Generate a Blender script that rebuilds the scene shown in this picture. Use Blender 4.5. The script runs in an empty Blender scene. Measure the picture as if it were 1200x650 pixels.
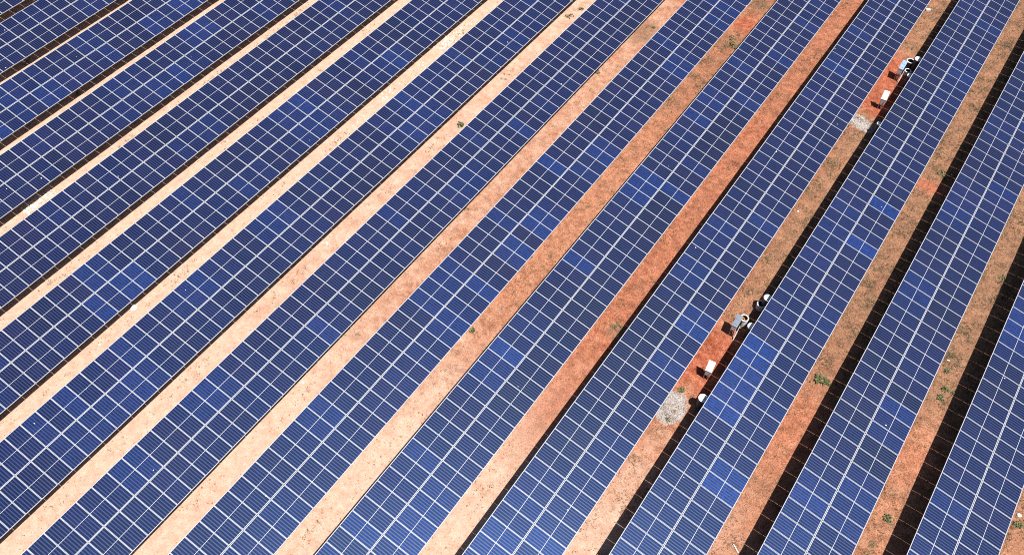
import bpy, bmesh, math, random
import numpy as np
from mathutils import Matrix, Vector, noise

scene = bpy.context.scene
col = scene.collection
random.seed(7)
rng = np.random.default_rng(11)

# ------------------------------------------------------------------ camera
cam_data = bpy.data.cameras.new("camera")
cam = bpy.data.objects.new("camera", cam_data)
col.objects.link(cam)
scene.camera = cam
cam_data.sensor_fit = 'HORIZONTAL'
cam_data.sensor_width = 36.0
cam_data.lens = 990.23 / 1200.0 * 36.0
cam_data.shift_x = 1.5 / 1200.0
cam_data.shift_y = 2.58 / 1200.0
cam_data.clip_start = 0.5
cam_data.clip_end = 6000.0
RX, RY, RZ = 0.61922, 0.011493, 0.60252        # pitch from straight down, roll, yaw
cam.matrix_world = (Matrix.Translation((0, 0, 43.734)) @ Matrix.Rotation(RZ, 4, 'Z')
                    @ Matrix.Rotation(RX, 4, 'X') @ Matrix.Rotation(RY, 4, 'Z'))

# ------------------------------------------------------------------ sky, sun, exposure
SUN = Vector((0.415, -0.07, 1.0)).normalized()      # direction towards the sun
elev = math.asin(SUN.z)
azim = math.atan2(SUN.x, SUN.y)
world = bpy.data.worlds.new("World")
scene.world = world
world.use_nodes = True
wn = world.node_tree
wn.nodes.clear()
sky = wn.nodes.new('ShaderNodeTexSky')
sky.sky_type = 'NISHITA'
sky.sun_disc = False
sky.sun_elevation = elev
sky.sun_rotation = azim
sky.air_density = 0.8
sky.dust_density = 0.6
sky.ozone_density = 1.0
bg = wn.nodes.new('ShaderNodeBackground')
bg.inputs['Strength'].default_value = 0.06
wo = wn.nodes.new('ShaderNodeOutputWorld')
wn.links.new(sky.outputs[0], bg.inputs[0])
wn.links.new(bg.outputs[0], wo.inputs[0])

sd = bpy.data.lights.new("sun", 'SUN')
sd.energy = 5.0
sd.angle = math.radians(0.5)
sd.color = (1.0, 0.965, 0.91)
sun = bpy.data.objects.new("sun", sd)
col.objects.link(sun)
sun.rotation_euler = SUN.to_track_quat('Z', 'Y').to_euler()
sun.location = SUN * 120

scene.view_settings.view_transform = 'Standard'
scene.view_settings.look = 'None'
scene.view_settings.exposure = 0.5
scene.view_settings.gamma = 1.0
scene.view_settings.use_curve_mapping = False
scene.cycles.filter_width = 1.0
scene.cycles.max_bounces = 6
scene.cycles.diffuse_bounces = 3
scene.cycles.use_denoising = False

# ------------------------------------------------------------------ node helpers
def new_mat(name):
    m = bpy.data.materials.new(name)
    m.use_nodes = True
    nt = m.node_tree
    return m, nt, nt.nodes['Principled BSDF']

def N(nt, kind, **kw):
    n = nt.nodes.new(kind)
    for k, v in kw.items():
        setattr(n, k, v)
    return n

def math_node(nt, op, a, b=None, c=None):
    n = nt.nodes.new('ShaderNodeMath')
    n.operation = op
    for i, v in enumerate((a, b, c)):
        if v is None:
            continue
        if isinstance(v, (int, float)):
            n.inputs[i].default_value = v
        else:
            nt.links.new(v, n.inputs[i])
    return n.outputs[0]

def mix_col(nt, fac, a, b, mode='MIX'):
    n = nt.nodes.new('ShaderNodeMix')
    n.data_type = 'RGBA'
    n.blend_type = mode
    for i, v in ((0, fac), (6, a), (7, b)):
        if isinstance(v, (int, float)):
            n.inputs[i].default_value = v
        elif isinstance(v, tuple):
            n.inputs[i].default_value = (*v, 1.0)
        else:
            nt.links.new(v, n.inputs[i])
    return n.outputs[2]

def ramp(nt, src, stops):
    n = nt.nodes.new('ShaderNodeValToRGB')
    el = n.color_ramp.elements
    while len(el) < len(stops):
        el.new(0.5)
    for e, (p, c) in zip(el, stops):
        e.position = p
        e.color = (*c, 1.0) if isinstance(c, tuple) else (c, c, c, 1.0)
    nt.links.new(src, n.inputs[0])
    return n.outputs[0]

def tex_noise(nt, vec, scale, detail=4.0, rough=0.55):
    n = nt.nodes.new('ShaderNodeTexNoise')
    n.inputs['Scale'].default_value = scale
    n.inputs['Detail'].default_value = detail
    n.inputs['Roughness'].default_value = rough
    if vec is not None:
        nt.links.new(vec, n.inputs['Vector'])
    return n.outputs['Fac']

def plain_mat(name, color, rough=0.5, metal=0.0, grain=0.12, scale=14.0):
    m, nt, b = new_mat(name)
    tc = N(nt, 'ShaderNodeTexCoord')
    f = tex_noise(nt, tc.outputs['Object'], scale)
    lo = tuple(c * (1 - grain) for c in color)
    hi = tuple(min(1.0, c * (1 + grain)) for c in color)
    nt.links.new(ramp(nt, f, [(0.3, lo), (0.7, hi)]), b.inputs['Base Color'])
    b.inputs['Roughness'].default_value = rough
    b.inputs['Metallic'].default_value = metal
    return m

# ------------------------------------------------------------------ materials
def cell_material():
    m, nt, b = new_mat('polycrystalline_cells')
    tc = N(nt, 'ShaderNodeTexCoord')
    sp = N(nt, 'ShaderNodeSeparateXYZ')
    nt.links.new(tc.outputs['Object'], sp.inputs[0])
    oi = N(nt, 'ShaderNodeObjectInfo')
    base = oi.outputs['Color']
    # crystal grain inside the wafers
    vo = N(nt, 'ShaderNodeTexVoronoi')
    vo.inputs['Scale'].default_value = 28.0
    nt.links.new(tc.outputs['Object'], vo.inputs['Vector'])
    g = N(nt, 'ShaderNodeSeparateColor')
    nt.links.new(vo.outputs['Color'], g.inputs[0])
    gv = math_node(nt, 'MULTIPLY_ADD', g.outputs[0], 0.45, 0.78)
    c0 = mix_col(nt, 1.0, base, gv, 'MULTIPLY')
    # six columns by twelve rows of cut cells with busbars and backsheet between them
    y = math_node(nt, 'MULTIPLY_ADD', sp.outputs[1], 6.0 / BY, 50.0)
    dy = math_node(nt, 'ABSOLUTE', math_node(nt, 'SUBTRACT', math_node(nt, 'FRACT', y), 0.5))
    colgap = math_node(nt, 'GREATER_THAN', dy, 0.5 - STRIPE_Y)
    x = math_node(nt, 'MULTIPLY_ADD', sp.outputs[0], 12.0 / BX, 50.0)
    dx = math_node(nt, 'ABSOLUTE', math_node(nt, 'SUBTRACT', math_node(nt, 'FRACT', x), 0.5))
    rowgap = math_node(nt, 'GREATER_THAN', dx, 0.5 - STRIPE_X)
    gap = math_node(nt, 'MAXIMUM', colgap, math_node(nt, 'MULTIPLY', rowgap, 0.25))
    # every wafer comes from another brick of silicon
    ids = N(nt, 'ShaderNodeCombineXYZ')
    nt.links.new(math_node(nt, 'FLOOR', x), ids.inputs[0])
    nt.links.new(math_node(nt, 'FLOOR', y), ids.inputs[1])
    nt.links.new(math_node(nt, 'MULTIPLY', oi.outputs['Random'], 97.0), ids.inputs[2])
    wnz = N(nt, 'ShaderNodeTexWhiteNoise')
    nt.links.new(ids.outputs[0], wnz.inputs['Vector'])
    cv = math_node(nt, 'MULTIPLY_ADD', wnz.outputs['Value'], 0.8, 0.6)
    c0 = mix_col(nt, 1.0, c0, cv, 'MULTIPLY')
    c1 = mix_col(nt, math_node(nt, 'MULTIPLY', gap, 0.95), c0, (0.024, 0.029, 0.088))
    # thin, uneven dust film
    geo = N(nt, 'ShaderNodeNewGeometry')
    dn = tex_noise(nt, geo.outputs['Position'], 0.5, 5.0)
    c2 = mix_col(nt, math_node(nt, 'MULTIPLY', math_node(nt, 'SUBTRACT', dn, 0.3), 0.022), c1, (0.5, 0.40, 0.33))
    nt.links.new(c2, b.inputs['Base Color'])
    # blue interference colour of the wafers' nitride coating, scattered by the crystal grain; silvery busbars
    b.inputs['Roughness'].default_value = 0.40
    nt.links.new(math_node(nt, 'MULTIPLY_ADD', gap, 0.08, 1.72), b.inputs['IOR'])
    nt.links.new(mix_col(nt, gap, (0.15, 0.36, 0.95), (0.55, 0.68, 1.0)), b.inputs['Specular Tint'])
    return m

STRIPE_Y = 0.18
STRIPE_X = 0.07
BX, BY = 0.966, 0.927               # one half of a panel's cells
M_CELL = cell_material()
M_FRAME = plain_mat('anodised_aluminium_frame', (0.38, 0.395, 0.425), 0.42, 0.0, 0.05, 6)
M_BACK = plain_mat('white_backsheet', (0.54, 0.555, 0.585), 0.4, 0.0, 0.04, 5)
M_UNDER = plain_mat('shade_grey_rear_sheet', (0.22, 0.22, 0.225), 0.6, 0.0, 0.1, 5)  # rear sheet coloured darker than its real white to deepen the shade below
M_STEEL = plain_mat('galvanised_steel', (0.34, 0.35, 0.36), 0.5, 0.6, 0.2, 9)
M_WHITE = plain_mat('white_painted_metal', (0.80, 0.80, 0.80), 0.4, 0.0, 0.04, 7)
M_GREY = plain_mat('grey_painted_metal', (0.19, 0.22, 0.27), 0.35, 0.1, 0.08, 7)
M_SKYTINT = plain_mat('sky_tinted_roof_metal', (0.28, 0.38, 0.52), 0.35, 0.0, 0.12, 9)  # metal roof with the blue of the reflected sky put into its colour
M_LIGHTGREY = plain_mat('light_grey_painted_metal', (0.52, 0.54, 0.57), 0.4, 0.0, 0.12, 9)
M_DARK = plain_mat('dark_rubber', (0.015, 0.016, 0.018), 0.7, 0.0, 0.3, 9)
M_DRUM = plain_mat('white_plastic', (0.78, 0.79, 0.80), 0.45, 0.0, 0.06, 6)
M_BIN = plain_mat('dark_grey_plastic', (0.045, 0.048, 0.055), 0.6, 0.0, 0.2, 6)
M_ORANGE = plain_mat('orange_cable', (0.75, 0.25, 0.03), 0.5, 0.0, 0.2, 9)
M_STONE = plain_mat('white_stone', (0.70, 0.66, 0.60), 0.85, 0.0, 0.2, 5)
M_GRAVEL = plain_mat('pale_grit', (0.36, 0.32, 0.29), 0.95, 0.0, 0.45, 6)
M_CLOD = plain_mat('red_clay_clod', (0.36, 0.14, 0.075), 0.95, 0.0, 0.35, 3)

def leaf_mat(name, lo, hi):
    m, nt, b = new_mat(name)
    g = N(nt, 'ShaderNodeNewGeometry')
    nt.links.new(ramp(nt, g.outputs['Random Per Island'], [(0.1, lo), (0.9, hi)]), b.inputs['Base Color'])
    b.inputs['Roughness'].default_value = 0.7
    return m
M_WEED = leaf_mat('green_leaf', (0.040, 0.068, 0.020), (0.12, 0.16, 0.05))
M_WEED2 = leaf_mat('olive_leaf', (0.09, 0.075, 0.03), (0.24, 0.185, 0.085))
M_DRY = leaf_mat('dry_grass_blade', (0.10, 0.075, 0.04), (0.34, 0.25, 0.15))

# ------------------------------------------------------------------ mesh helpers
def tag(o, label=None, cat=None, group=None, kind=None):
    if label: o['label'] = label
    if cat: o['category'] = cat
    if group: o['group'] = group
    if kind: o['kind'] = kind
    return o

def empty(name, loc, rz=0.0):
    o = bpy.data.objects.new(name, None)
    o.empty_display_size = 0.3
    o.location = loc
    o.rotation_euler = (0, 0, rz)
    col.objects.link(o)
    return o

def link(name, mesh, parent=None, loc=(0, 0, 0), rot=(0, 0, 0)):
    o = bpy.data.objects.new(name, mesh)
    o.location = loc
    o.rotation_euler = rot
    if parent is not None:
        o.parent = parent
    col.objects.link(o)
    return o

def mesh_from(name, verts, faces, mats, idx=None, smooth=False):
    me = bpy.data.meshes.new(name)
    me.from_pydata([tuple(v) for v in verts], [], [tuple(f) for f in faces])
    for m in (mats if isinstance(mats, (list, tuple)) else [mats]):
        me.materials.append(m)
    if idx is not None:
        me.polygons.foreach_set('material_index', idx)
    if smooth:
        me.polygons.foreach_set('use_smooth', [True] * len(me.polygons))
    me.update()
    return me

class Build:
    """collects boxes, bars, tubes and lathes into one mesh"""
    def __init__(self):
        self.v, self.f, self.mi = [], [], []
    def add(self, verts, faces, mi=0):
        o = len(self.v)
        self.v += [tuple(p) for p in verts]
        self.f += [tuple(i + o for i in f) for f in faces]
        self.mi += [mi] * len(faces)
    def box(self, c, s, mi=0, bevel=0.0, mat=None):
        bm = bmesh.new()
        bmesh.ops.create_cube(bm, size=1.0)
        for v in bm.verts:
            v.co = Vector((v.co.x * s[0], v.co.y * s[1], v.co.z * s[2]))
        if bevel:
            bmesh.ops.bevel(bm, geom=list(bm.edges), offset=bevel, segments=2, affect='EDGES', profile=0.6)
        T = mat or Matrix.Identity(3)
        bm.verts.ensure_lookup_table()
        for i, v in enumerate(bm.verts): v.index = i
        self.add([T @ v.co + Vector(c) for v in bm.verts], [[v.index for v in f.verts] for f in bm.faces], mi)
        bm.free()
    def bar(self, a, b, r, n=8, mi=0):
        a, b = Vector(a), Vector(b)
        q = (b - a).to_track_quat('Z', 'Y').to_matrix()
        ring = [Vector((math.cos(t) * r, math.sin(t) * r, 0)) for t in [2 * math.pi * k / n for k in range(n)]]
        vs = [a + q @ p for p in ring] + [b + q @ p for p in ring]
        fs = [[k, (k + 1) % n, n + (k + 1) % n, n + k] for k in range(n)]
        fs += [list(range(n))[::-1], list(range(n, 2 * n))]
        self.add(vs, fs, mi)
    def lathe(self, prof, n=24, mi=0, c=(0, 0, 0)):
        vs = []
        for r, z in prof:
            for k in range(n):
                t = 2 * math.pi * k / n
                vs.append((c[0] + r * math.cos(t), c[1] + r * math.sin(t), c[2] + z))
        fs = []
        for i in range(len(prof) - 1):
            for k in range(n):
                k2 = (k + 1) % n
                fs.append([i * n + k, i * n + k2, (i + 1) * n + k2, (i + 1) * n + k])
        self.add(vs, fs, mi)
    def disc(self, r, z, n=24, mi=0, c=(0, 0, 0), up=True):
        vs = [(c[0] + r * math.cos(2 * math.pi * k / n), c[1] + r * math.sin(2 * math.pi * k / n), c[2] + z) for k in range(n)]
        self.add(vs, [list(range(n)) if up else list(range(n))[::-1]], mi)
    def mesh(self, name, mats, smooth=False):
        return mesh_from(name, self.v, self.f, mats, self.mi, smooth)

# ------------------------------------------------------------------ layout of the field
TILT = 0.1805                      # panel slope, high edge on the -x side
HC = 1.28                          # height of the table's centre line
ROWX = dict(n=-67.312, m=-61.329, l=-55.288, k=-49.276, j=-43.237, i=-37.205, h=-31.207,
            g=-25.195, f=-19.273, e=-13.322, d=-7.36, c=-1.397, b=4.64, a=10.741)
YR = dict(n=(21, 29), m=(17, 33), l=(13, 37), k=(8, 42), j=(4, 46), i=(0, 50), h=(-4, 55), g=(-4, 59),
          f=(0, 63), e=(4, 68), d=(9, 72), c=(13, 76), b=(17, 71), a=(21, 48))
# (pitch, phase): a joint between panels lies at y = phase + n * pitch
PITCH = dict(a=(0.990, 30.675), b=(0.9935, 21.766), c=(0.990, 17.879), d=(0.9828, 13.082), e=(0.9832, 9.180),
             f=(0.9835, 5.278), g=(0.985, 1.329), h=(0.987, 1.407), i=(0.99, 8.514), j=(0.99, 10.57),
             k=(0.99, 31.632), l=(0.99, 30.2), m=(0.99, 23.738), n=(0.99, 25.0))

# ------------------------------------------------------------------ ground
def soil_masks(x, y):
    """dry grass, red disturbed clay and pale sand over the field, 0..1 each"""
    xr = np.array(sorted(ROWX.values()))
    k = np.clip(np.searchsorted(xr, x + 1.0) - 1, 0, len(xr) - 1)
    dx = x - xr[k]                                   # position across row and aisle, low panel rim at 2.0
    grass = np.clip((x + 25.0) / 24.0, 0, 1) * 0.72
    grass = np.maximum(grass, 0.5 * np.clip((x + 26.0) / 6.0, 0, 1) * np.clip((y - 36.0) / 10.0, 0, 1))
    grass = grass * np.clip((y - 6.0) / 30.0, 0.25, 1) * (1 - 0.25 * np.exp(-((x + 10.3) / 2.2) ** 2))
    grass = grass + 0.16 * np.clip((dx - 3.2) / 1.0, 0, 1) * np.clip((x + 14.0) / 10.0, 0, 1)
    red = np.exp(-((x + 10.3) / 2.4) ** 2) * 0.52 * np.clip((y - 10) / 14, 0, 1)
    red = np.maximum(red, 0.5 * np.exp(-((x + 16.3) / 2.4) ** 2) * np.clip((y - 30) / 18, 0, 1))
    red = np.maximum(red, 0.42 * np.exp(-((x - 1.6) / 2.4) ** 2))
    # line washed out by rain dripping off the low rim of the panels
    red = np.maximum(red, 0.75 * np.exp(-((dx - 1.98) / 0.2) ** 2) * np.clip((x + 19) / 4, 0, 1))
    sand = np.clip((-17.0 - x) / 16.0, 0, 1)
    sand = np.maximum(sand, np.clip((25.0 - y) / 13.0, 0, 1) * 0.95 * np.clip((9.0 - x) / 11.0, 0, 1))
    red = red * (1 - 0.8 * sand)
    # soil dug over around the two groups of cabinets
    wob = 0.5 * np.sin(x * 2.3 + 0.6) + 0.35 * np.sin(x * 5.1 + y) + 0.25 * np.sin(y * 3.7 + x * 1.3)
    for y0, y1 in ((24.6, 30.9), (52.6, 61.6)):
        y0, y1 = y0 + 0.4 * wob, y1 + 0.6 * wob
        inside = 0.85 * np.clip((y - y0) / 1.2, 0, 1) * np.clip((y1 + 0.6 - y) / 2.4, 0, 1) * np.clip(1 - np.abs(x + 4.4) / 3.2, 0, 1) ** 0.3
        red = np.maximum(red, inside)
        grass = grass * (1 - inside)
        sand = sand * (1 - inside)
    # bare scrapes across the weedy aisles
    for cx, cy, rx, ry, p in ((-10.6, 46.5, 1.6, 1.3, 0.6), (1.8, 48.9, 2.2, 0.7, 0.7), (-16.7, 57.6, 1.7, 1.4, 0.8),
                              (-22.8, 58.0, 1.6, 1.5, 0.8), (1.0, 26.5, 1.6, 2.6, 0.5), (7.6, 28.5, 1.2, 2.5, 0.4), (-10.4, 20.0, 1.5, 5.0, 0.5)):
        d = ((x - cx) / rx) ** 2 + ((y - cy) / ry) ** 2
        w = np.exp(-d)
        red = np.maximum(red, w * p)
        grass = grass * (1 - w * 0.8)
    # olive mats of weeds
    for cx, cy, rx, ry in ((-16.4, 54.8, 1.5, 1.0), (-16.6, 60.5, 1.0, 1.2), (-10.0, 26.2, 0.9, 0.7), (-22.9, 51.8, 1.0, 2.0)):
        grass = np.maximum(grass, 1.0 * np.exp(-((x - cx) / rx) ** 2 - ((y - cy) / ry) ** 2))
    grit = np.zeros_like(x)
    for cx, cy, rx, ry, sh in ((-5.0, 23.65, 0.85, 1.15, 0.0), (-4.75, 52.1, 1.1, 0.68, -0.25)):
        u, v = x - cx, y - cy - sh * (x - cx)
        d = (u / rx) ** 2 + (v / ry) ** 2
        grit = np.maximum(grit, np.clip(1.35 - 0.85 * d, 0, 1))
    return grass, red, sand, grit

def make_ground():
    def axis(a, b, step):
        core = np.arange(a, b + 1e-6, step)
        out = np.array([6, 16, 40, 90, 200, 450, 900])
        return np.concatenate([(core[0] - out)[::-1], core, core[-1] + out])
    xs = axis(-74, 18, 0.25)
    ys = axis(-10, 82, 0.25)
    X, Y = np.meshgrid(xs, ys)
    # gentle unevenness of the graded soil
    Z = (0.018 * np.sin(X * 1.3 + 0.7 * np.sin(Y * 0.43)) * np.sin(Y * 0.9 + 1.1) + 0.012 * np.sin(X * 3.1 + Y * 2.3) * np.sin(Y * 2.7 - X))
    Z += rng.normal(0, 0.006, Z.shape)
    inner = (np.abs(X + 28) < 46) & (np.abs(Y - 36) < 46)
    Z = np.where(inner, Z, 0)
    nx, ny = len(xs), len(ys)
    me = bpy.data.meshes.new('ground')
    me.vertices.add(nx * ny)
    me.vertices.foreach_set('co', np.stack([X, Y, Z], -1).astype(np.float32).ravel())
    i = np.arange((nx - 1) * (ny - 1))
    r, c = i // (nx - 1), i % (nx - 1)
    a = r * nx + c
    quads = np.stack([a, a + 1, a + nx + 1, a + nx], 1).astype(np.int32)
    me.loops.add(quads.size)
    me.loops.foreach_set('vertex_index', quads.ravel())
    me.polygons.add(len(quads))
    me.polygons.foreach_set('loop_start', (np.arange(len(quads)) * 4).astype(np.int32))
    me.polygons.foreach_set('use_smooth', np.ones(len(quads), bool))
    g, rd, s, gr = soil_masks(X, Y)
    ca = me.color_attributes.new('soil', 'FLOAT_COLOR', 'POINT')
    ca.data.foreach_set('color', np.stack([g, rd, s, gr], -1).astype(np.float32).ravel())
    me.update(calc_edges=True)
    m, nt, b = new_mat('dry_clay_soil')
    at = N(nt, 'ShaderNodeAttribute', attribute_name='soil')
    sc = N(nt, 'ShaderNodeSeparateColor')
    nt.links.new(at.outputs['Color'], sc.inputs[0])
    geo = N(nt, 'ShaderNodeNewGeometry')
    P = geo.outputs['Position']
    big = tex_noise(nt, P, 0.7, 5, 0.65)
    mid = tex_noise(nt, P, 2.2, 6, 0.7)
    fine = tex_noise(nt, P, 4.5, 6, 0.75)
    grit = tex_noise(nt, P, 13.0, 4, 0.75)
    earth = ramp(nt, mid, [(0.28, (0.28, 0.105, 0.057)), (0.5, (0.40, 0.175, 0.100)), (0.72, (0.50, 0.26, 0.165))])
    clay = ramp(nt, mid, [(0.28, (0.22, 0.050, 0.024)), (0.5, (0.36, 0.100, 0.052)), (0.74, (0.49, 0.20, 0.12))])
    sand = ramp(nt, mid, [(0.25, (0.50, 0.290, 0.200)), (0.5, (0.58, 0.385, 0.285)), (0.75, (0.64, 0.47, 0.37))])
    grass = ramp(nt, fine, [(0.25, (0.095, 0.055, 0.033)), (0.5, (0.250, 0.136, 0.080)), (0.75, (0.41, 0.245, 0.155))])
    def thresh(mask, nz, width=0.22):
        v = math_node(nt, 'ADD', mask, math_node(nt, 'MULTIPLY_ADD', nz, 1.3, -0.65))
        mr = N(nt, 'ShaderNodeMapRange')
        mr.inputs['From Min'].default_value = 0.5 - width
        mr.inputs['From Max'].default_value = 0.5 + width
        nt.links.new(v, mr.inputs['Value'])
        return mr.outputs[0]
    c = mix_col(nt, thresh(sc.outputs[2], big, 0.4), earth, sand)
    c = mix_col(nt, thresh(sc.outputs[1], math_node(nt, 'MULTIPLY_ADD', big, 0.4, math_node(nt, 'MULTIPLY', mid, 0.6)), 0.26), c, clay)
    gm = thresh(sc.outputs[0], math_node(nt, 'MULTIPLY_ADD', big, 0.45, math_node(nt, 'MULTIPLY', fine, 0.55)), 0.2)
    c = mix_col(nt, math_node(nt, 'MULTIPLY', gm, 0.8), c, grass)
    chalk = mix_col(nt, 0.5, ramp(nt, mid, [(0.3, (0.24, 0.19, 0.16)), (0.6, (0.43, 0.39, 0.37))]), ramp(nt, grit, [(0.33, (0.22, 0.18, 0.155)), (0.62, (0.45, 0.41, 0.39))]))
    c = mix_col(nt, thresh(at.outputs['Alpha'], math_node(nt, 'MULTIPLY_ADD', mid, 0.6, math_node(nt, 'MULTIPLY', fine, 0.4)), 0.2), c, chalk)
    sp = ramp(nt, grit, [(0.34, 0.35), (0.5, 1.0), (0.66, 1.45)])
    c = mix_col(nt, math_node(nt, 'MULTIPLY_ADD', sc.outputs[2], -0.72, 1.0), c, mix_col(nt, 1.0, c, sp, 'MULTIPLY'))
    # crusted and trampled spots a step or two across
    spots = ramp(nt, tex_noise(nt, P, 1.1, 4, 0.6), [(0.34, 0.74), (0.5, 1.0), (0.68, 1.14)])
    c = mix_col(nt, math_node(nt, 'MULTIPLY_ADD', sc.outputs[2], -0.75, 0.9), c, mix_col(nt, 1.0, c, spots, 'MULTIPLY'))
    nt.links.new(c, b.inputs['Base Color'])
    b.inputs['Roughness'].default_value = 1.0
    b.inputs['Specular IOR Level'].default_value = 0.1
    bp = N(nt, 'ShaderNodeBump')
    bp.inputs['Strength'].default_value = 0.9
    bp.inputs['Distance'].default_value = 0.09
    hh = math_node(nt, 'ADD', math_node(nt, 'MULTIPLY', fine, 0.8), math_node(nt, 'MULTIPLY', grit, 0.35))
    nt.links.new(hh, bp.inputs['Height'])
    nt.links.new(bp.outputs[0], b.inputs['Normal'])
    me.materials.append(m)
    o = link('ground', me)
    tag(o, 'bare reddish clay ground with sandy and grassy strips between panel rows', 'ground', kind='structure')
make_ground()

# ------------------------------------------------------------------ solar panels
PL, PW = 2.022, 0.976               # panel length (up the slope) and width
def make_panel_mesh():
    x, y, f = PL / 2, PW / 2, 0.015
    v = []
    for z in (-0.034, 0.0):
        v += [(-x, -y, z), (x, -y, z), (x, y, z), (-x, y, z)]
    v += [(-x + f, -y + f, 0), (x - f, -y + f, 0), (x - f, y - f, 0), (-x + f, y - f, 0)]
    v += [(-x + f, -y + f, -0.006), (x - f, -y + f, -0.006), (x - f, y - f, -0.006), (-x + f, y - f, -0.006)]
    F = [(3, 2, 1, 0)]
    I = [2]
    for k in range(4):
        k2 = (k + 1) % 4
        F += [(k, k2, 4 + k2, 4 + k), (4 + k, 4 + k2, 8 + k2, 8 + k), (8 + k, 8 + k2, 12 + k2, 12 + k)]
        I += [0, 0, 0]
    F.append((12, 13, 14, 15)); I.append(1)
    return mesh_from('solar_panel', v, F, [M_FRAME, M_BACK, M_UNDER], I)
def make_block_mesh():
    x, y = BX / 2, BY / 2
    v = [(-x, -y, -0.0059), (x, -y, -0.0059), (x, y, -0.0059), (-x, y, -0.0059),
         (-x, -y, -0.002), (x, -y, -0.002), (x, y, -0.002), (-x, y, -0.002)]
    F = [(4, 5, 6, 7)] + [(k, (k + 1) % 4, 4 + (k + 1) % 4, 4 + k) for k in range(4)]
    return mesh_from('cell_block', v, F, M_CELL)
PANEL, BLOCK = make_panel_mesh(), make_block_mesh()

def beam_mesh(name, sx, sy, sz):
    b = Build()
    # C-channel: web and two flanges
    b.box((0, 0, 0), (sx * 0.12, sy, sz))
    b.box((sx * 0.44, 0, sz * 0.46), (sx * 0.76, sy, sz * 0.08))
    b.box((sx * 0.44, 0, -sz * 0.46), (sx * 0.76, sy, sz * 0.08))
    return b.mesh(name, M_STEEL)

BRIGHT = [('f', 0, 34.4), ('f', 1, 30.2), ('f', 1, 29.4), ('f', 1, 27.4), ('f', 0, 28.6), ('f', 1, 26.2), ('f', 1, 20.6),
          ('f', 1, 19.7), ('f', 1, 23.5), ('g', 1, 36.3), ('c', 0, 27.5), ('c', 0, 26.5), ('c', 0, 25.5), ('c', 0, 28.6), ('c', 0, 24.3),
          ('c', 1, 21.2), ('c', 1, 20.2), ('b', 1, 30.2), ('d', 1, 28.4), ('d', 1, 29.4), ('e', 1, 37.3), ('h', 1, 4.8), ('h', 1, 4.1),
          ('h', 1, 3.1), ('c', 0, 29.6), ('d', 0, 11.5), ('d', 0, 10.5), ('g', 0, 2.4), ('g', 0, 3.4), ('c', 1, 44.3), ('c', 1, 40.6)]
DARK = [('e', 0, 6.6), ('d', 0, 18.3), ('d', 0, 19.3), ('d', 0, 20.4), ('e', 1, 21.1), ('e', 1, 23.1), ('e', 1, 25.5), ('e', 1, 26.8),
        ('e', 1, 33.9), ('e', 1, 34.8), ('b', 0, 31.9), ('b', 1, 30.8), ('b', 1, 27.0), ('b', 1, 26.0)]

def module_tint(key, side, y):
    """cell tint of one panel"""
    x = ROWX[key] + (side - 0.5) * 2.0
    tint_noise = noise.noise(Vector((x * 0.16 + side * 3.1, y * 0.22, 4.2)))
    t = 0.42 + 0.55 * tint_noise + random.gauss(0, 0.10)
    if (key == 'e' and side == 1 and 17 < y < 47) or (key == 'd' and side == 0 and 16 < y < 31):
        t -= 0.38                                   # long run of darker tint on one side of the row
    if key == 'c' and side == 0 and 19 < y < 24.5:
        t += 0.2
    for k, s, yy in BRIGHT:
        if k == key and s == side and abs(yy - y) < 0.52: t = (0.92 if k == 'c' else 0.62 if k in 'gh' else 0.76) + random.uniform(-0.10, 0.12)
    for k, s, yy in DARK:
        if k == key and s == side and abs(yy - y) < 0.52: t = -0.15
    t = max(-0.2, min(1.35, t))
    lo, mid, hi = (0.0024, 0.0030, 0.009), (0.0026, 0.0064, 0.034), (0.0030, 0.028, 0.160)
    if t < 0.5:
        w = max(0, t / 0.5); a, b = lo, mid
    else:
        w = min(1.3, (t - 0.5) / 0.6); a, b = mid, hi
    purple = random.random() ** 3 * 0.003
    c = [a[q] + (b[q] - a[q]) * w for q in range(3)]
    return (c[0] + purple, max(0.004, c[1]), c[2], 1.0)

LABELS = dict(
    n='sliver of a blue solar panel row cut off by the top-left corner',
    m='short blue solar panel row next to the top-left corner, second row in',
    l='third blue solar panel row counted from the top-left corner',
    k='fourth blue solar panel row from the top-left corner, beside a whitish soil patch',
    j='fifth blue solar panel row from the top-left corner, below the whitish soil patch',
    i='blue solar panel row just up-left of the aisle littered with white rubble',
    h='blue solar panel row just right of the aisle littered with white rubble',
    g='blue solar panel row crossing the frame from bottom-left corner to top centre',
    f='blue solar panel row with many bright royal blue panels, through the photo centre',
    e='blue solar panel row with dark navy right half, left of the clean red aisle',
    d='blue solar panel row along the left side of the aisle with white cabinets',
    c='blue solar panel row along the right side of the aisle with white cabinets',
    b='blue solar panel row between two shaded grassy aisles, second from the right edge',
    a='blue solar panel row nearest the bottom-right corner')

post_b = Build()
post_b.box((0, 0, 0.5), (0.09, 0.06, 1.0))
post_b.box((0, 0, 0.02), (0.30, 0.30, 0.04))
POST = post_b.mesh('post', M_STEEL)
RAFTER = beam_mesh('rafter', 0.05, 3.5, 0.09)

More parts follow.
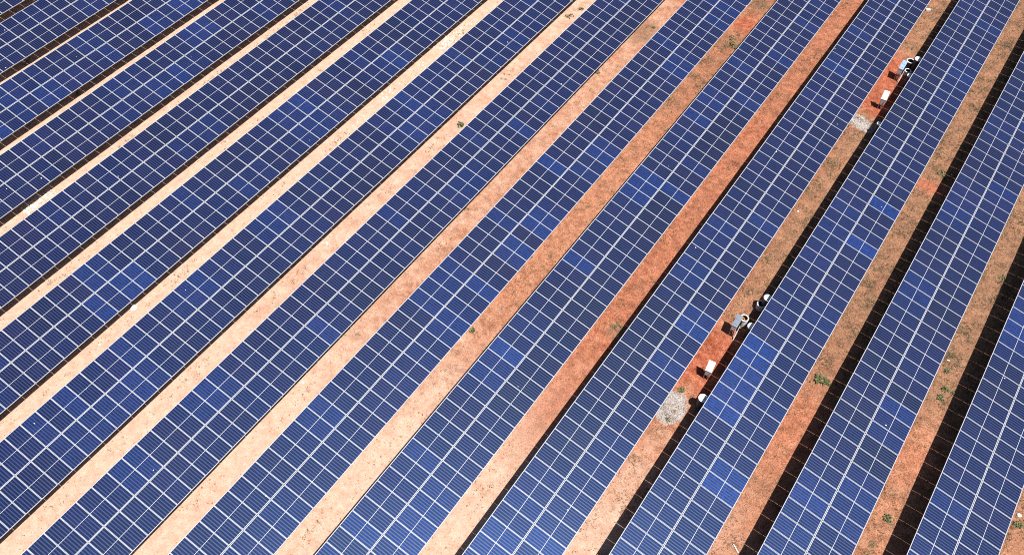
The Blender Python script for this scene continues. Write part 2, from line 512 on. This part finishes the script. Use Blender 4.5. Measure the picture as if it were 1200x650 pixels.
def make_row(key):
    x0 = ROWX[key]
    pitch, phase = PITCH[key]
    ya, yb = YR[key][0] - 4.0, YR[key][1] + 4.0
    n0 = math.ceil((ya - phase) / pitch)
    n1 = math.floor((yb - phase) / pitch)
    y_lo, y_hi = phase + n0 * pitch, phase + n1 * pitch
    ym = 0.5 * (y_lo + y_hi)
    root = empty('solar_array', (x0, ym, 0))
    tag(root, LABELS[key], 'solar panels', 'rows of solar panels')
    ct, st = math.cos(TILT), math.sin(TILT)
    for side in (0, 1):
        u = (0.012 + PL / 2) * (1 if side else -1)
        for k in range(n0, n1):
            yc = phase + (k + 0.5) * pitch
            p = link('solar_panel', PANEL, root,
                     (u * ct, yc - ym, HC - u * st + 0.022 * noise.noise(Vector((x0, yc * 0.11, side * 0.3))) + random.uniform(-0.004, 0.004)),
                     (random.gauss(0, 0.0022), TILT + random.gauss(0, 0.0025), random.gauss(0, 0.0012)))
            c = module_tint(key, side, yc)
            for s in (-1, 1):
                bl = link('cell_block', BLOCK, p, (s * (BX / 2 + 0.0115), 0, 0))
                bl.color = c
    # purlins under the panels, rafters and posts
    pur = beam_mesh('purlin', 0.05, y_hi - y_lo - 0.1, 0.07)
    for u in (-1.55, -0.52, 0.52, 1.55):
        link('purlin', pur, root, (u * ct, 0, HC - u * st - 0.075), (0, TILT, 0))
    y = y_lo + 1.2
    while y < y_hi - 0.5:
        link('rafter', RAFTER, root, (0, y - ym, HC - 0.158), (0, TILT, math.pi / 2) if False else (TILT_RAFT))
        for u in (-1.05, 1.05):
            po = link('post', POST, root, (u * ct, y - ym + 0.06, 0))
            po.scale = (1, 1, HC - u * st - 0.17)
        y += 3.0
    return root

# a rafter runs across the row: its long axis (local y) is turned to x, then sloped
TILT_RAFT = (Matrix.Rotation(TILT, 3, 'Y') @ Matrix.Rotation(math.pi / 2, 3, 'Z')).to_euler()
for key in 'nmlkjihgfedcba':
    make_row(key)

# ------------------------------------------------------------------ cabinets in the service aisle
def wedge(b, w, d, z0, z1, rise, mi=0):
    """box whose top slopes up from the front (y = 0) to the back"""
    x = w / 2
    v = [(-x, 0, z0), (x, 0, z0), (x, d, z0), (-x, d, z0), (-x, 0, z1), (x, 0, z1), (x, d, z1 + rise), (-x, d, z1 + rise)]
    b.add(v, [(3, 2, 1, 0), (0, 1, 5, 4), (1, 2, 6, 5), (2, 3, 7, 6), (3, 0, 4, 7), (4, 5, 6, 7)], mi)

def sloped_roof(b, w, d, z, rise, t=0.03, over=0.03):
    x = w / 2 + over
    g = rise / d
    y0, y1 = -over, d + over
    v = [(-x, y0, z - over * g), (x, y0, z - over * g), (x, y1, z + rise + over * g), (-x, y1, z + rise + over * g)]
    v += [(p[0], p[1], p[2] + t) for p in v]
    b.add(v, [(3, 2, 1, 0), (0, 1, 5, 4), (1, 2, 6, 5), (2, 3, 7, 6), (3, 0, 4, 7), (4, 5, 6, 7)])

def cabinet_base(root, w, d, z0, z1, rise, body_mat, roof_mat):
    b = Build(); wedge(b, w, d, z0, z1, rise)
    link('body', b.mesh('body', body_mat), root)
    b = Build(); sloped_roof(b, w, d, z1 + 0.004, rise)
    link('roof', b.mesh('roof', roof_mat), root)
    b = Build(); b.box((0, 0, 0), (w - 0.06, 0.02, z1 - z0 - 0.08), bevel=0.006)
    door = link('door', b.mesh('door', body_mat), root, (0, -0.012, (z0 + z1) / 2))
    b = Build(); b.bar((w * 0.32, -0.03, -0.05), (w * 0.32, -0.03, 0.08), 0.012)
    link('handle', b.mesh('handle', M_DARK), door)
    leg = Build(); leg.box((0, 0, z0 / 2), (0.045, 0.045, z0))
    lm = leg.mesh('leg', M_STEEL)
    for sx in (-1, 1):
        for yy in (0.03, d - 0.03):
            link('leg', lm, root, (sx * (w / 2 - 0.03), yy, 0))
    for k, xx in enumerate((-0.08, 0.0, 0.07)):
        b = Build(); b.bar((xx, 0.1, 0), (xx, 0.1, z0 + 0.02), 0.03 - 0.004 * k, 10)
        link('conduit', b.mesh('conduit', M_DARK), root)

def make_white_cabinet(loc, label):
    root = empty('cabinet', loc, 0.12)
    tag(root, label, 'cabinet', 'white cabinets in the service aisle')
    cabinet_base(root, 0.34, 0.40, 0.46, 0.98, 0.42, M_LIGHTGREY, M_WHITE)
    return root

def make_grey_cabinet(loc, label, top_mat):
    root = empty('inverter_cabinet', loc)
    tag(root, label, 'cabinet', 'inverter cabinets in the service aisle')
    W_, D_, z0, z1 = 0.30, 0.68, 0.64, 1.14
    cabinet_base(root, W_, D_, z0, z1, 0.27, M_WHITE, top_mat)
    # raised rim and hatch on the roof
    b = Build()
    g = 0.27 / D_
    for y0, y1 in ((0.10, 0.34), (0.38, 0.62)):
        b.box((0, (y0 + y1) / 2, z1 + 0.046 + g * (y0 + y1) / 2), (W_ - 0.06, y1 - y0, 0.014), mat=Matrix.Rotation(math.atan(g), 3, 'X'))
    link('hatch', b.mesh('hatch', top_mat), root)
    b = Build()
    for k in range(7):
        b.box((W_ / 2 + 0.05, 0.10 + k * 0.085, (z0 + z1) / 2), (0.10, 0.022, 0.40))
    link('heat_sink', b.mesh('heat_sink', M_DARK), root)
    # slanting white brace in front of the right flank
    b = Build(); b.bar((0.26, -0.16, 0.0), (0.24, 0.34, 0.95), 0.03, 8)
    link('brace', b.mesh('brace', M_WHITE), root)
    return root

def make_drum(loc, h, r, label, closed, body_mat=None, orange=False, rz=0.0, tilt=0.0):
    body_mat = body_mat or M_DRUM
    root = empty('drum', loc, rz)
    root.rotation_euler.x = tilt
    tag(root, label, 'drum', 'white drums beside the cabinets')
    b = Build()
    b.lathe([(r * 0.93, 0.0), (r * 0.97, h * 0.08), (r, h * 0.3), (r * 0.985, h * 0.33), (r, h * 0.36), (r, h * 0.66),
             (r * 0.985, h * 0.69), (r, h * 0.72), (r * 0.97, h * 0.95)], 28)
    if not closed:
        b.lathe([(r * 0.80, h * 0.95), (r * 0.76, h * 0.1)], 28, 1)
        b.disc(r * 0.76, h * 0.1, 28, 1)
    link('shell', b.mesh('shell', [body_mat, M_DARK], True), root)
    b = Build()
    if closed:
        b.lathe([(r * 0.96, h * 0.95), (r * 1.04, h * 0.95), (r * 1.04, h * 0.985), (r * 1.0, h), (r * 0.86, h), (r * 0.84, h - 0.012), (r * 0.3, h - 0.006), (0.001, h - 0.004)], 28)
        link('lid', b.mesh('lid', M_DRUM), root)
        b = Build(); b.lathe([(0.05, h - 0.004), (0.05, h + 0.02), (0.001, h + 0.022)], 12, 0, (r * 0.45, 0, 0))
        link('cap', b.mesh('cap', M_LIGHTGREY), root)
    else:
        b.lathe([(r * 0.96, h * 0.94), (r * 1.05, h * 0.945), (r * 1.06, h * 0.98), (r * 1.0, h), (r * 0.80, h), (r * 0.76, h * 0.97), (r * 0.785, h * 0.94)], 28)
        link('rim', b.mesh('rim', M_DRUM, True), root)
    if orange:
        b = Build()
        pts = [(0.11 * math.cos(t * 0.9), 0.11 * math.sin(t * 0.9), h * 0.55 + 0.012 * t) for t in range(14)]
        for p, q in zip(pts, pts[1:]): b.bar(p, q, 0.03, 6)
        link('cable_coil', b.mesh('cable_coil', M_ORANGE), root, (-0.05, 0.0, 0.0))
    return root

make_white_cabinet((-4.22, 26.42, 0), 'white-roofed cabinet on short legs beside the larger, lower whitish ground patch')
make_white_cabinet((-4.22, 54.30, 0), 'white-roofed cabinet on short legs in the upper red clearing near the top')
make_grey_cabinet((-4.36, 29.95, 0), 'white cabinet with blue-grey roof in front of the open white drum', M_GREY)
make_grey_cabinet((-4.36, 58.05, 0), 'white cabinet with pale blue roof in the upper red clearing', M_SKYTINT)
make_drum((-4.16, 31.15, 0), 0.72, 0.255, 'open white drum holding orange cable behind the blue-grey roofed cabinet', False, orange=True)
make_drum((-3.78, 32.85, 0), 0.50, 0.27, 'open grey drum standing in shade below a white lidded drum', False, body_mat=M_LIGHTGREY)
make_drum((-3.60, 33.00, 0), 1.15, 0.245, 'tall white lidded drum at the row edge beside a shaded open drum', True, body_mat=M_BIN)
make_drum((-3.51, 30.54, 0), 1.15, 0.24, 'white lidded drum half under the panel row, right of the blue-grey roofed cabinet', True, body_mat=M_BIN)
make_drum((-3.66, 24.62, 0), 1.10, 0.26, 'white lidded drum half under the panels beside the large pale ground patch', True, body_mat=M_BIN)
make_drum((-4.13, 60.25, 0), 0.55, 0.29, 'dark open drum with thick white rim in the upper clearing', False, body_mat=M_DARK)
make_drum((-3.68, 60.20, 0), 0.98, 0.265, 'white lidded drum beside the dark drum with the thick white rim', True, body_mat=M_BIN)
make_drum((-3.92, 59.20, 0), 0.42, 0.24, 'open grey drum in shade behind the pale blue roofed cabinet', False, body_mat=M_LIGHTGREY)
make_drum((-3.53, 57.97, 0), 1.0, 0.22, 'small white lidded drum at the row edge near the pale blue roofed cabinet', True, body_mat=M_BIN)
make_drum((-3.53, 51.66, 0), 1.0, 0.20, 'small white drum at the row edge beside the upper pale ground patch', True, body_mat=M_BIN)

# ------------------------------------------------------------------ stones and litter
def rock_mesh(seed, s=(1, 1, 0.6), sub=2):
    bm = bmesh.new()
    bmesh.ops.create_icosphere(bm, subdivisions=sub, radius=0.5)
    for v in bm.verts:
        d = 1 + 0.35 * noise.noise(v.co * 2.2 + Vector((seed * 7.1, seed, 0)))
        v.co = Vector((v.co.x * s[0] * d, v.co.y * s[1] * d, max(v.co.z * s[2] * d, -0.12)))
    me = bpy.data.meshes.new('stone')
    bm.to_mesh(me); bm.free()
    me.materials.append(M_STONE)
    return me

STONES = [rock_mesh(k, (1, random.uniform(0.6, 1.0), 0.55)) for k in range(5)]
def stone(x, y, size, label, group=None, rz=None):
    o = link('stone', STONES[random.randrange(5)], None, (x, y, size * 0.08), (0, 0, random.uniform(0, 6) if rz is None else rz))
    o.scale = (size, size, size)
    tag(o, label, 'stone', group)
stone(-35.43, 10.43, 0.46, 'big white stone lying alone in the sandy aisle at the left')
stone(-35.02, 7.49, 0.20, 'small white stone in the sandy aisle below the big white stone')
stone(-5.06, 41.53, 0.20, 'single small white stone in the brown aisle between the two cabinet clearings')
stone(7.05, 35.95, 0.20, 'small white stone among green weeds in the rightmost long aisle')
stone(13.25, 28.75, 0.28, 'whitish stone by the weeds at the right edge of the photo')
stone(-43.6, 21.34, 0.25, 'small white stone on the sandy aisle above the whitish soil patch')
stone(-23.33, 12.64, 0.18, 'tiny white stone on the peach-coloured aisle at lower centre')
stone(-29.16, 21.11, 0.22, 'pale stone on the sandy aisle left of the centre rows')
stone(2.35, 50.9, 0.15, 'tiny white stone beside the row edge at upper right')
def stick(x, y, l, rz, label):
    root = Build()
    root.bar((-l / 2, 0, 0.03), (l / 2, 0, 0.035), 0.032, 8)
    root.bar((l / 2 - 0.04, 0, 0.035), (l / 2 + 0.03, 0.0, 0.036), 0.04, 8)
    o = link('pipe', root.mesh('pipe', M_WHITE), None, (x, y, 0), (0, 0, rz))
    tag(o, label, 'pipe')
stick(-35.17, 34.76, 0.55, 2.2, 'short white pipe lying across the sandy aisle below the white rubble')
stick(1.69, 18.43, 0.46, -0.58, 'short white pipe lying on the ground near the bottom edge')
b = Build(); b.box((0, 0, 0.09), (0.34, 0.22, 0.18), bevel=0.03); b.box((0, 0, 0.19), (0.30, 0.06, 0.02))
tag(link('carton', b.mesh('carton', M_WHITE), None, (-5.22, 67.88, 0), (0, 0, 0.5)),
    'small white box on the brown aisle close to the top edge', 'box')

def scatter_stones(name, n, fx, size, mat, label, cat, flat=0.5):
    base = np.array([(0, 0, 0.62), (0.5, 0, 0), (0.1, 0.5, 0), (-0.45, 0.25, 0), (-0.3, -0.42, 0), (0.28, -0.4, 0)])
    faces = np.array([(0, 1, 2), (0, 2, 3), (0, 3, 4), (0, 4, 5), (0, 5, 1)])
    P = fx(n)
    n = len(P)
    s = size(n)[:, None]
    a = rng.uniform(0, 6.28, n)
    ca, sa = np.cos(a)[:, None], np.sin(a)[:, None]
    bx = base[None, :, 0] * rng.uniform(0.7, 1.3, (n, 6)); by = base[None, :, 1] * rng.uniform(0.7, 1.3, (n, 6))
    V = np.stack([P[:, :1] + s * (bx * ca - by * sa), P[:, 1:2] + s * (bx * sa + by * ca),
                  s * base[None, :, 2] * flat * 2 * rng.uniform(0.6, 1.2, (n, 1)) - 0.01], -1)
    F = faces[None] + (np.arange(n) * 6)[:, None, None]
    fast_mesh_obj(name, V.reshape(-1, 3), F.reshape(-1, 3), mat, label, cat)

def fast_mesh_obj(name, V, F, mat, label, cat):
    me = bpy.data.meshes.new(name)
    me.vertices.add(len(V)); me.vertices.foreach_set('co', V.astype(np.float32).ravel())
    k = F.shape[1]
    me.loops.add(F.size); me.loops.foreach_set('vertex_index', F.astype(np.int32).ravel())
    me.polygons.add(len(F)); me.polygons.foreach_set('loop_start', (np.arange(len(F)) * k).astype(np.int32))
    me.update(calc_edges=True)
    me.materials.append(mat)
    o = link(name, me)
    tag(o, label, cat, kind='stuff')

def aisle_points(n, keys, ylim=None, dens=None):
    """random points on the open strips between rows"""
    order = 'nmlkjihgfedcba'
    out = []
    for q in keys:
        i = order.index(q)
        xa = ROWX[q] + 1.7
        xb = ROWX[order[i + 1]] - 1.6 if i + 1 < len(order) else ROWX[q] + 5.0
        ya, yb = YR[q][0] - 3, YR[q][1] + 3
        m = int(n * (yb - ya) / 60)
        out.append(np.stack([rng.uniform(xa, xb, m), rng.uniform(ya, yb, m)], 1))
    P = np.concatenate(out)
    if dens is not None:
        P = P[rng.random(len(P)) < dens(P)]
    return P

def rubble_pts(n):
    y = 30 + 15 * rng.random(n) ** 0.8
    cl = np.sin(y * 1.7) * 0.5 + np.sin(y * 0.61 + 1) * 0.6
    keep = rng.random(n) < np.clip(0.35 + cl, 0.03, 1)
    x = -35.1 + rng.normal(0, 0.28, n)
    return np.stack([x, y], 1)[keep]
scatter_stones('rubble', 420, rubble_pts, lambda n: 0.05 + 0.13 * rng.random(n) ** 2.5, M_STONE,
               'trail of white stone rubble along the aisle at the upper left', 'rubble')
def chalk_pts(n):
    t = rng.random(n)
    return np.stack([-47.6 + rng.normal(0, 0.30, n), 11.4 + 2.4 * t], 1)
scatter_stones('rubble', 260, chalk_pts, lambda n: 0.06 + 0.12 * rng.random(n) ** 2, M_STONE,
               'whitish crumbled soil patch beside a black shadow strip at the left', 'rubble')
def grit_pts(n):
    h = n // 2
    return np.concatenate([np.stack([rng.normal(-4.95, 0.55, h), rng.normal(23.6, 0.85, h)], 1),
                           np.stack([rng.normal(-4.7, 0.5, h), rng.normal(52.2, 0.35, h)], 1)])
scatter_stones('gravel', 420, grit_pts, lambda n: 0.03 + 0.07 * rng.random(n) ** 2, M_GRAVEL,
               'loose pale grit on and around the two grey patches', 'gravel')
scatter_stones('clay_clods', 2600, lambda n: aisle_points(n, 'nmlkjihgfedcba'), lambda n: 0.03 + 0.09 * rng.random(n) ** 3,
               M_CLOD, 'small crumbs of red clay over the aisles', 'soil', 0.4)

# ------------------------------------------------------------------ dry grass and weeds
def blades(P, hmin, hmax, w, spread, per, name, mat, label, cat):
    n = len(P)
    c = np.repeat(P, per, 0)
    k = len(c)
    a = rng.uniform(0, 6.28, k)
    r = np.abs(rng.normal(0, spread, k))
    bx = c[:, 0] + r * np.cos(a * 1.7); by = c[:, 1] + r * np.sin(a * 1.7)
    h = rng.uniform(hmin, hmax, k); lean = rng.uniform(0.3, 1.3, k) * h
    dx, dy = np.cos(a), np.sin(a)
    ww = w * rng.uniform(0.6, 1.4, k)
    V = np.stack([np.stack([bx - dy * ww, by + dx * ww, np.full(k, -0.01)], 1),
                  np.stack([bx + dy * ww, by - dx * ww, np.full(k, -0.01)], 1),
                  np.stack([bx + dx * lean, by + dy * lean, h], 1)], 1)
    F = np.arange(3 * k).reshape(-1, 3)
    fast_mesh_obj(name, V.reshape(-1, 3), F, mat, label, cat)

def grass_density(P):
    g, r, s, _ = soil_masks(P[:, 0], P[:, 1])
    nz = np.array([noise.noise(Vector((x * 0.9, y * 0.9, 0.0))) + 0.6 * noise.noise(Vector((x * 2.7, y * 2.7, 5.0))) for x, y in P])
    return np.clip(g * (0.45 + 0.9 * nz), 0.0, 1)
blades(aisle_points(24000, 'fedcba', dens=grass_density), 0.03, 0.10, 0.013, 0.06, 5, 'dry_grass', M_DRY,
       'dry brown grass tufts on the weedy aisles at the right', 'grass')
blades(aisle_points(4000, 'fedcba', dens=lambda P: np.clip(grass_density(P) * 1.2 - 0.25, 0, 1)), 0.05, 0.16, 0.016, 0.12, 9,
       'green_grass', M_WEED2, 'olive green grass tufts on the weedy aisles at the right', 'grass')

def rim_points(n):
    """runs of growth where rain drips off the low rims and along the shaded edges"""
    out = []
    for q in 'kjihgfedcba':
        m = n // 11
        y = rng.uniform(YR[q][0], YR[q][1], m)
        x = ROWX[q] + np.where(rng.random(m) < 0.6, rng.normal(2.25, 0.18, m), rng.normal(3.75, 0.22, m))
        dn = np.array([noise.noise(Vector((ROWX[q], yy * 0.33, 8.0))) + 0.5 * noise.noise(Vector((xx * 2, yy * 1.4, 2.0))) for xx, yy in zip(x, y)])
        out.append(np.stack([x, y], 1)[dn > 0.24])
    return np.concatenate(out)
blades(rim_points(8000), 0.03, 0.12, 0.015, 0.09, 7, 'edge_grass', M_WEED2, 'thin olive grass along the edges of the aisles', 'grass')

def weed_mesh(seed, mat, n=46, flat=0.5):
    r = random.Random(seed)
    v, f = [], []
    for k in range(n):
        a = r.uniform(0, 6.28); d = 0.42 * math.sqrt(r.random()); z = r.uniform(0.04, 0.42) * (1 - d) * flat * 2
        cx, cy = d * math.cos(a) * r.uniform(0.7, 1.3), d * math.sin(a)
        l, w = r.uniform(0.12, 0.24), r.uniform(0.04, 0.075)
        t = a + r.uniform(-0.9, 0.9); ux, uy = math.cos(t), math.sin(t)
        dz = r.uniform(-0.06, 0.08)
        o = len(v)
        v += [(cx - ux * l / 2, cy - uy * l / 2, z), (cx - uy * w, cy + ux * w, z + 0.02), (cx + ux * l / 2, cy + uy * l / 2, z + dz), (cx + uy * w, cy - ux * w, z + 0.02)]
        f.append((o, o + 1, o + 2, o + 3))
        # stem from the root to this leaf
        o = len(v)
        v += [(0.008, 0, 0), (-0.008, 0, 0), (cx, cy, z)]
        f.append((o, o + 1, o + 2))
    return mesh_from('weed', v, f, mat)
WEEDS = [weed_mesh(k, M_WEED) for k in range(3)]
WEEDS2 = [weed_mesh(10 + k, M_WEED2, 34, 0.35) for k in range(3)]
WEED_LIST = [
    # x, y, size, olive?, label
    (1.32, 30.28, 0.95, 0, 'largest dark green weed, in the aisle right of the lower cabinets'),
    (1.75, 30.35, 0.55, 0, 'small green weed touching the largest dark green weed'),
    (0.35, 29.0, 0.65, 1, 'olive weed below the largest dark green weed'),
    (7.58, 33.88, 0.60, 0, 'green weed, upper of the close pair in the rightmost long aisle'),
    (7.50, 33.20, 0.60, 0, 'green weed, lower of the close pair in the rightmost long aisle'),
    (8.0, 33.9, 0.35, 0, 'small green sprig right of the close pair of weeds'),
    (7.26, 35.18, 0.45, 0, 'green weed above the close pair in the rightmost long aisle'),
    (7.07, 36.35, 0.32, 0, 'tiny green weed topmost of the cluster in the rightmost long aisle'),
    (7.58, 24.52, 0.62, 0, 'light green weed near the bottom of the rightmost long aisle'),
    (7.41, 22.74, 0.50, 1, 'olive weed lowest in the rightmost long aisle'),
    (6.75, 22.6, 0.28, 1, 'tiny olive weed at the panel edge near the bottom'),
    (13.35, 28.2, 0.60, 0, 'leafy weed at the right border of the photo'),
    (0.45, 17.9, 0.60, 1, 'olive weed at the panel edge by the bottom border'),
    (-28.57, 34.88, 0.70, 0, 'green weed at the row edge in the upper-left sandy aisle'),
    (-17.42, 21.21, 0.55, 0, 'green weed on the panel edge in the centre aisle'),
    (-17.75, 20.9, 0.35, 0, 'small green sprig beside the weed on the centre panel edge'),
    (-17.65, 27.89, 0.40, 0, 'green weed at the row edge beside the bright blue panels'),
    (-16.64, 28.71, 0.35, 1, 'olive weed in the middle of the centre aisle'),
    (-16.59, 27.73, 0.32, 1, 'small olive weed lower in the middle of the centre aisle'),
    (-5.01, 24.95, 0.50, 0, 'green weed at the head of the large pale grit patch'),
    (-4.75, 22.85, 0.42, 0, 'dark weed at the foot of the large pale grit patch'),
    (-5.55, 51.3, 0.60, 0, 'green weed at the left foot of the upper grit patch'),
    (-5.15, 52.5, 0.22, 0, 'tiny dark weed on the upper grit patch'),
    (-23.44, 28.75, 0.45, 1, 'olive weed in the sandy aisle left of centre'),
    (-22.9, 29.1, 0.35, 1, 'small olive weed right of another in the sandy aisle left of centre'),
    (-23.47, 45.58, 0.60, 1, 'olive weed at the row edge in the upper middle aisle'),
    (-22.6, 52.8, 0.40, 0, 'small green weed on the upper middle aisle'),
    (-28.9, 50.04, 0.80, 1, 'olive weed at the row edge near the top centre'),
    (-28.6, 51.4, 0.55, 0, 'green weed near the top centre border'),
    (-16.2, 54.6, 1.10, 1, 'large olive weed mat across the aisle near the top'),
    (-16.8, 55.3, 0.80, 1, 'olive weed mat left part near the top aisle'),
    (-10.4, 26.6, 0.80, 1, 'olive weed patch at the shadow edge of the clean red aisle'),
    (1.8, 50.6, 0.90, 1, 'olive weed at the shade edge high in the right aisle'),
    (0.98, 39.86, 0.35, 1, 'small olive weed at the panel edge mid-way up the right aisle'),
    (0.05, 48.9, 0.45, 1, 'olive weed by the red scrape in the upper right aisle'),
    (7.9, 44.0, 0.7, 1, 'olive weed in the shade high in the rightmost long aisle'),
    (-53.95, 20.9, 0.6, 1, 'olive weed in the narrow dark aisle at the upper left'),
    (-60.0, 20.8, 0.6, 1, 'olive weed in the narrowest dark aisle near the top-left corner'),
    (-30.0, 28.3, 0.5, 1, 'faint olive weed on the sandy aisle beside the left centre rows'),
]
for x, y, s, olive, lab in WEED_LIST:
    src = WEEDS2 if olive else WEEDS
    o = link('weed', random.choice(src), None, (x, y, 0.0), (0, 0, random.uniform(0, 6.28)))
    o.scale = (s, s * random.uniform(0.8, 1.1), s * 0.7)
    tag(o, lab, 'weed', 'weeds growing in the aisles')

# ------------------------------------------------------------------ bird droppings on the glass
def droppings(n):
    V, F = [], []
    keys = list('nmlkjihgfedcba')
    ct, st = math.cos(TILT), math.sin(TILT)
    for q in range(n):
        k = random.choice(keys)
        u = random.choice((-1, 1)) * random.uniform(0.1, 1.95)
        y = random.uniform(*YR[k]); r = random.uniform(0.012, 0.032)
        o = len(V)
        for j in range(7):
            a = j / 7 * 6.283; rr = r * random.uniform(0.6, 1.3)
            uu, yy = u + rr * 1.4 * math.cos(a), y + rr * math.sin(a)
            V.append((ROWX[k] + uu * ct + 0.010 * st, yy, HC - uu * st + 0.010 * ct))
        F.append(tuple(range(o, o + 7)))
    o = link('bird_droppings', mesh_from('bird_droppings', V, F, M_DRUM))
    tag(o, 'tiny white bird droppings scattered over the blue panels', 'droppings', kind='stuff')
droppings(45)
